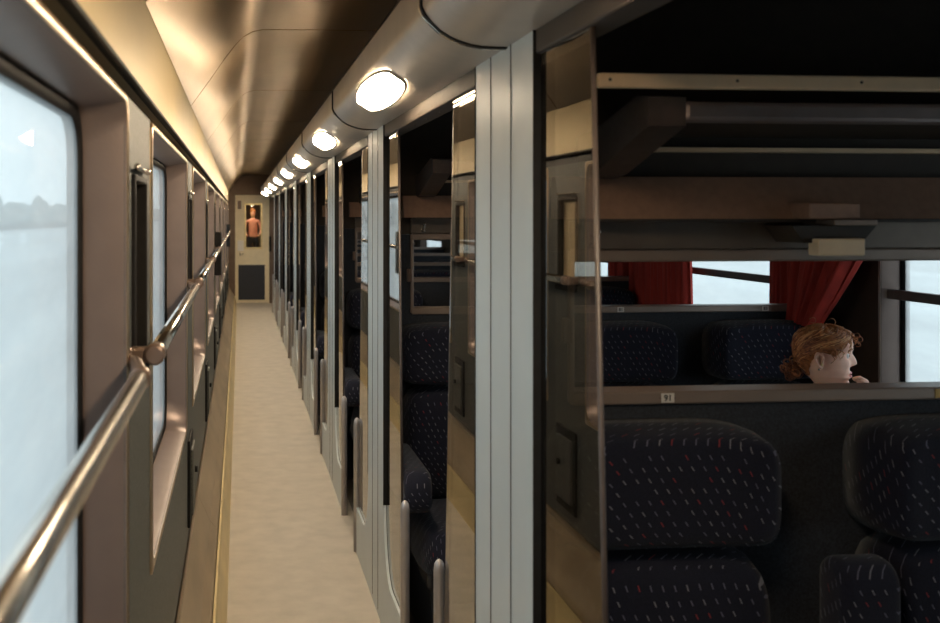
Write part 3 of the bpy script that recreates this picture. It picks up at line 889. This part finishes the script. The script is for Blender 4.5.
jv('ftr', (1.96, 2.90, .04), (.036, .03), 'anr')
jv('hpl', (2.14, 3.36, .50), (.085, .085), 'pel')
jv('knl', (2.14, 2.98, .50), (.058, .058), 'hpl')
jv('kl2', (2.14, 2.95, .47), (.055, .055), 'knl')
jv('anl', (2.14, 3.02, .10), (.036, .036), 'kl2')
jv('ftl', (2.14, 2.90, .04), (.036, .03), 'anl')
body = skinned('body', verts, edges, rads, 'skin', person)
me = body.data
for m_ in ('shirt', 'jeans', 'shoe'): me.materials.append(M[m_])
for p in me.polygons:
    c = p.center
    if c.z < .085: p.material_index = 3
    elif c.z < .575 and not (c.y < 3.2 and c.x > 2.05 and c.z > .565): p.material_index = 2
    elif c.z < .895 and not (c.y < 3.12 and c.z > .60): p.material_index = 1
# head merged into the body object so that the figure stays one mesh
hb = make_head(None, T)
for f in hb.bm.faces: f.smooth = True
hb.bm.from_mesh(me)
# ear (the right one, seen from the corridor) and the other
def ear(b, sgn):
    pts = []
    N = 20
    for rr, dy in ((.0, .002), (.45, .001), (.72, .012), (.95, .016), (1.12, .010), (.9, -.004)):
        lp = []
        for k in range(N):
            a = math.tau * k / N
            ex = .016 * rr * math.cos(a) * (1 if math.sin(a) > 0 else .7); ez = .027 * rr * math.sin(a)
            lp.append(tuple(T @ Vector((-.015 + ex - ez * .15, sgn * (.070 + dy + .004 * (1 if math.cos(a) < 0 else 0)), -.018 + ez))))
        pts.append(lp)
    b.loft(pts, caps=(True, True))
ear(hb, -1); ear(hb, 1)
# hands: palm and five fingers
def hand(b, wrist, dirv, up, s=1.0, curl=.5, mirror=1):
    d = Vector(dirv).normalized(); u = Vector(up); u = (u - d * u.dot(d)).normalized(); sd = d.cross(u) * mirror
    W = Vector(wrist)
    loops = []
    for k, (t, w, h) in enumerate(((0, .022, .018), (.02, .028, .017), (.05, .037, .016), (.075, .039, .014), (.088, .035, .011))):
        loops.append([tuple(W + d * t * s + sd * (w * s * math.cos(a)) + u * (h * s * math.sin(a))) for a in [math.tau * q / 14 for q in range(14)]])
    b.loft(loops, caps=(True, True))
    for k, (off, ln) in enumerate(((-.028, .062), (-.010, .072), (.010, .068), (.027, .052))):
        p = W + d * .078 * s + sd * off * s; ang = 0; path = [p]; rr = [.0095 * s]
        for q, fr in enumerate((.42, .32, .26)):
            ang += curl * (.5 if q == 0 else 1.0)
            p = p + (d * math.cos(ang) - u * math.sin(ang)) * ln * fr * s; path.append(p); rr.append((.0088, .0080, .0062)[q] * s)
        b.tube(path, rr, 10); b.ball(path[-1], .0062 * s, 1)
    p0 = W + d * .028 * s - sd * .024 * s
    path = [p0, p0 + (d * .6 - sd * .8).normalized() * .032 * s, p0 + (d * .6 - sd * .8).normalized() * .032 * s + (d * .95 - sd * .25 - u * .2).normalized() * .028 * s]
    path.append(path[-1] + (d - u * .3).normalized() * .018 * s)
    b.tube(path, [.012 * s, .0105 * s, .009 * s, .006 * s], 10)
hand(hb, (2.035, 3.12, .862), (.10, .05, .9), (.8, -.5, 0), .92, .75, -1)
hand(hb, (2.12, 3.06, .60), (-.1, -1, -.05), (0, 0, 1), .92, .35, 1)
hb.bm.to_mesh(me); hb.bm.free()
for p in me.polygons: p.use_smooth = True
# face details
b = MB(); ec = T @ Vector((.0655, -.029, .000)); b.ball(ec, .0125, 3); ec2 = T @ Vector((.0655, .029, .000)); b.ball(ec2, .0125, 3)
b.build('eye', 'eye', person)
b = MB(); b.ball(T @ Vector((.0735, -.0305, .000)), .0060, 2); b.ball(T @ Vector((.0735, .0305, 0)), .0062, 2); b.build('iris', 'iris', person)
b = MB()
for z, rr in ((-.0625, .0042), (-.0745, .0048)):
    b.tube([tuple(T @ (headpoint(z, a, -.0022 - abs(a) * .003))) for a in [(-.30 + .06 * k) for k in range(11)]], [rr * (1 - (abs(k - 5) / 5.6) ** 2) + .0005 for k in range(11)], 8)
b.build('lips', 'lips', person)
b = MB()
for s in (-1, 1):
    b.tube([tuple(T @ headpoint(.020 + .004 * math.sin(k / 6 * math.pi), s * (.20 + .085 * k), .0008)) for k in range(7)], [.0012, .002, .0024, .0024, .002, .0015, .0008], 6)
    b.tube([tuple(T @ headpoint(.0065, s * (.27 + .06 * k), -.0005)) for k in range(6)], .0012, 6)
b.build('eyebrow', 'hair', person)
# hair: a close cap plus many locks swept back to a low knot
def hairline(a):
    d = min(abs(a % math.tau), math.tau - abs(a % math.tau))
    if d < .55: return .066
    if d < 1.25: return .066 - (d - .55) / .7 * .070
    if d < 1.75: return -.004 + (d - 1.25) / .5 * .018
    return .014 - min(1, (d - 1.75) / .7) * .095
b = MB(); NA = 96; NV = 34; loops = []
for j in range(NV + 1):
    lp = []
    for k in range(NA):
        a = math.tau * k / NA; hl = hairline(a)
        z = hl + (.1015 - hl) * (j / NV) ** .85
        g = .002 + .008 * min(1, j / 6) + .0025 * math.sin(a * 23 + z * 60) + .002 * math.sin(a * 41 - z * 130)
        lp.append(tuple(T @ headpoint(z, a, g)))
    loops.append(lp)
b.loft(loops, caps=(False, True))
KN = T @ Vector((-.098, -.012, -.064))
for q in range(300):
    a0 = R.uniform(-math.pi, math.pi); hl = hairline(a0)
    z0 = hl + R.random() ** .9 * (.098 - hl)
    sg = 1 if a0 > 0 else -1
    path = []
    nst = 12; wob = R.uniform(0, 6); wa = R.uniform(.001, .005)
    for k in range(nst):
        t = k / (nst - 1)
        a = a0 + (sg * math.pi - a0) * (t ** 1.15) * .96; zz = z0 + (-.055 - z0) * t ** 1.5 + .012 * math.sin(t * math.pi) * (1 if z0 < .06 else 0)
        zz = min(.100, zz); p = headpoint(zz, a, .010 + .5 * wa * math.sin(k * .9 + wob) + .002 * R.random())
        path.append(tuple(T @ p))
    b.tube(path, [R.uniform(.0016, .0028) * (1 - .4 * abs(2 * k / (nst - 1) - 1)) for k in range(nst)], 5, mi=R.choice((0, 0, 1, 1, 2)))
for q in range(46):          # knot of curls at the nape
    c = KN + Vector((R.gauss(0, .013), R.gauss(0, .012), R.gauss(0, .012))); rr = R.uniform(.007, .015); ax = R.uniform(0, math.tau); tl = R.uniform(-.8, .8)
    path = []
    for k in range(13):
        th = k / 12 * math.tau * 1.25
        v = Vector((rr * math.cos(th), .5 * rr * math.sin(th + ax) + k * .0008 * math.sin(ax), rr * math.sin(th + tl)))
        path.append(tuple(c + v))
    b.tube(path, R.uniform(.0018, .0030), 5, mi=R.choice((0, 1, 1)))
for q in range(16):          # loose curls at brow, temple and ear
    a0 = -R.uniform(.15, 1.5); z0 = hairline(a0) + R.uniform(.0, .03)
    path = []; L_ = R.uniform(.02, .045); rr = R.uniform(.003, .006); ph = R.uniform(0, 6)
    for k in range(16):
        t = k / 15
        p = headpoint(z0 - L_ * t, a0 + .06 * math.sin(ph + t * 9), .012 + rr * math.cos(ph + t * 12))
        path.append(tuple(T @ p))
    b.tube(path, [.0014 * (1 - .6 * k / 15) + .0004 for k in range(16)], 5, mi=R.choice((0, 2)))
for (ax_, az_, rr) in ((.108, .058, .010), (.104, .040, .008), (.100, .070, .009), (.02, .112, .012), (-.04, .113, .010)):   # stray curls against the dark
    path = []
    for k in range(15):
        th = -2.2 + k / 14 * 5.2; path.append(tuple(T @ Vector((ax_ + rr * math.cos(th), -.015 + .004 * math.sin(k), az_ + rr * math.sin(th)))))
    b.tube(path, [.0013 * (1 - .5 * k / 14) for k in range(15)], 5)
b.build('hair', ['hair', 'hairdark', 'hairgold'], person)
b = MB(); e0 = T @ Vector((-.016, -.079, -.050)); b.ball(e0, .0035, 2); b.tube([tuple(e0), tuple(e0 + Vector((0, 0, .008)))], .0008, 5); b.build('earring', 'chrome', person)

# --- far passenger standing beyond the end door
def standing(X, Y):
    e_ = empty('person', (X, Y, 0), 'person in a pink top and dark trousers standing beyond the end door window', 'person')
    V = []; E = []; RR = []; JJ = {}
    def j2(nm, p, r, frm=None):
        JJ[nm] = len(V); V.append(p); RR.append(r)
        if frm: E.append((JJ[frm], JJ[nm]))
    j2('p', (0, 0, .92), (.14, .10)); j2('w', (0, 0, 1.06), (.12, .09), 'p'); j2('c', (0, 0, 1.24), (.14, .10), 'w'); j2('u', (0, 0, 1.36), (.09, .07), 'c'); j2('n', (0, 0, 1.43), (.05, .05), 'u'); j2('n2', (0, 0, 1.48), (.048, .048), 'n')
    j2('h', (0, -.01, 1.56), (.078, .09), 'n2'); j2('h2', (0, -.005, 1.63), (.07, .08), 'h')
    for s in (-1, 1):
        q = str(s)
        j2('s' + q, (s * .17, 0, 1.36), (.05, .05), 'u'); j2('e' + q, (s * .23, -.02, 1.12), (.038, .038), 's' + q); j2('wr' + q, (s * .17, -.16, .98), (.026, .026), 'e' + q)
        j2('hd' + q, (s * .13, -.21, .97), (.032, .02), 'wr' + q)
        j2('hp' + q, (s * .085, 0, .84), (.088, .088), 'p'); j2('k' + q, (s * .095, -.01, .48), (.055, .055), 'hp' + q); j2('a' + q, (s * .10, .02, .09), (.038, .038), 'k' + q); j2('f' + q, (s * .11, -.12, .035), (.038, .03), 'a' + q)
    o = skinned('body', V, E, RR, 'skin', e_)
    for m_ in ('pink', 'jeans', 'shoe', 'hair'): o.data.materials.append(M[m_])
    for p in o.data.polygons:
        c = p.center
        p.material_index = 3 if c.z < .08 else 2 if c.z < .95 and not (abs(c.x) > .1 and c.y < -.12) else 1 if c.z < 1.42 and not (c.y < -.12) else 0
    b = MB(); b.ball((0, .015, 1.64), (.085, .095, .085), 2); b.build('hair', 'hair', e_)
    b = MB(); b.ball((0, -.10, 1.58), (.012, .014, .02), 1); b.build('nose', 'skin', e_)
standing(.36, 27.5)
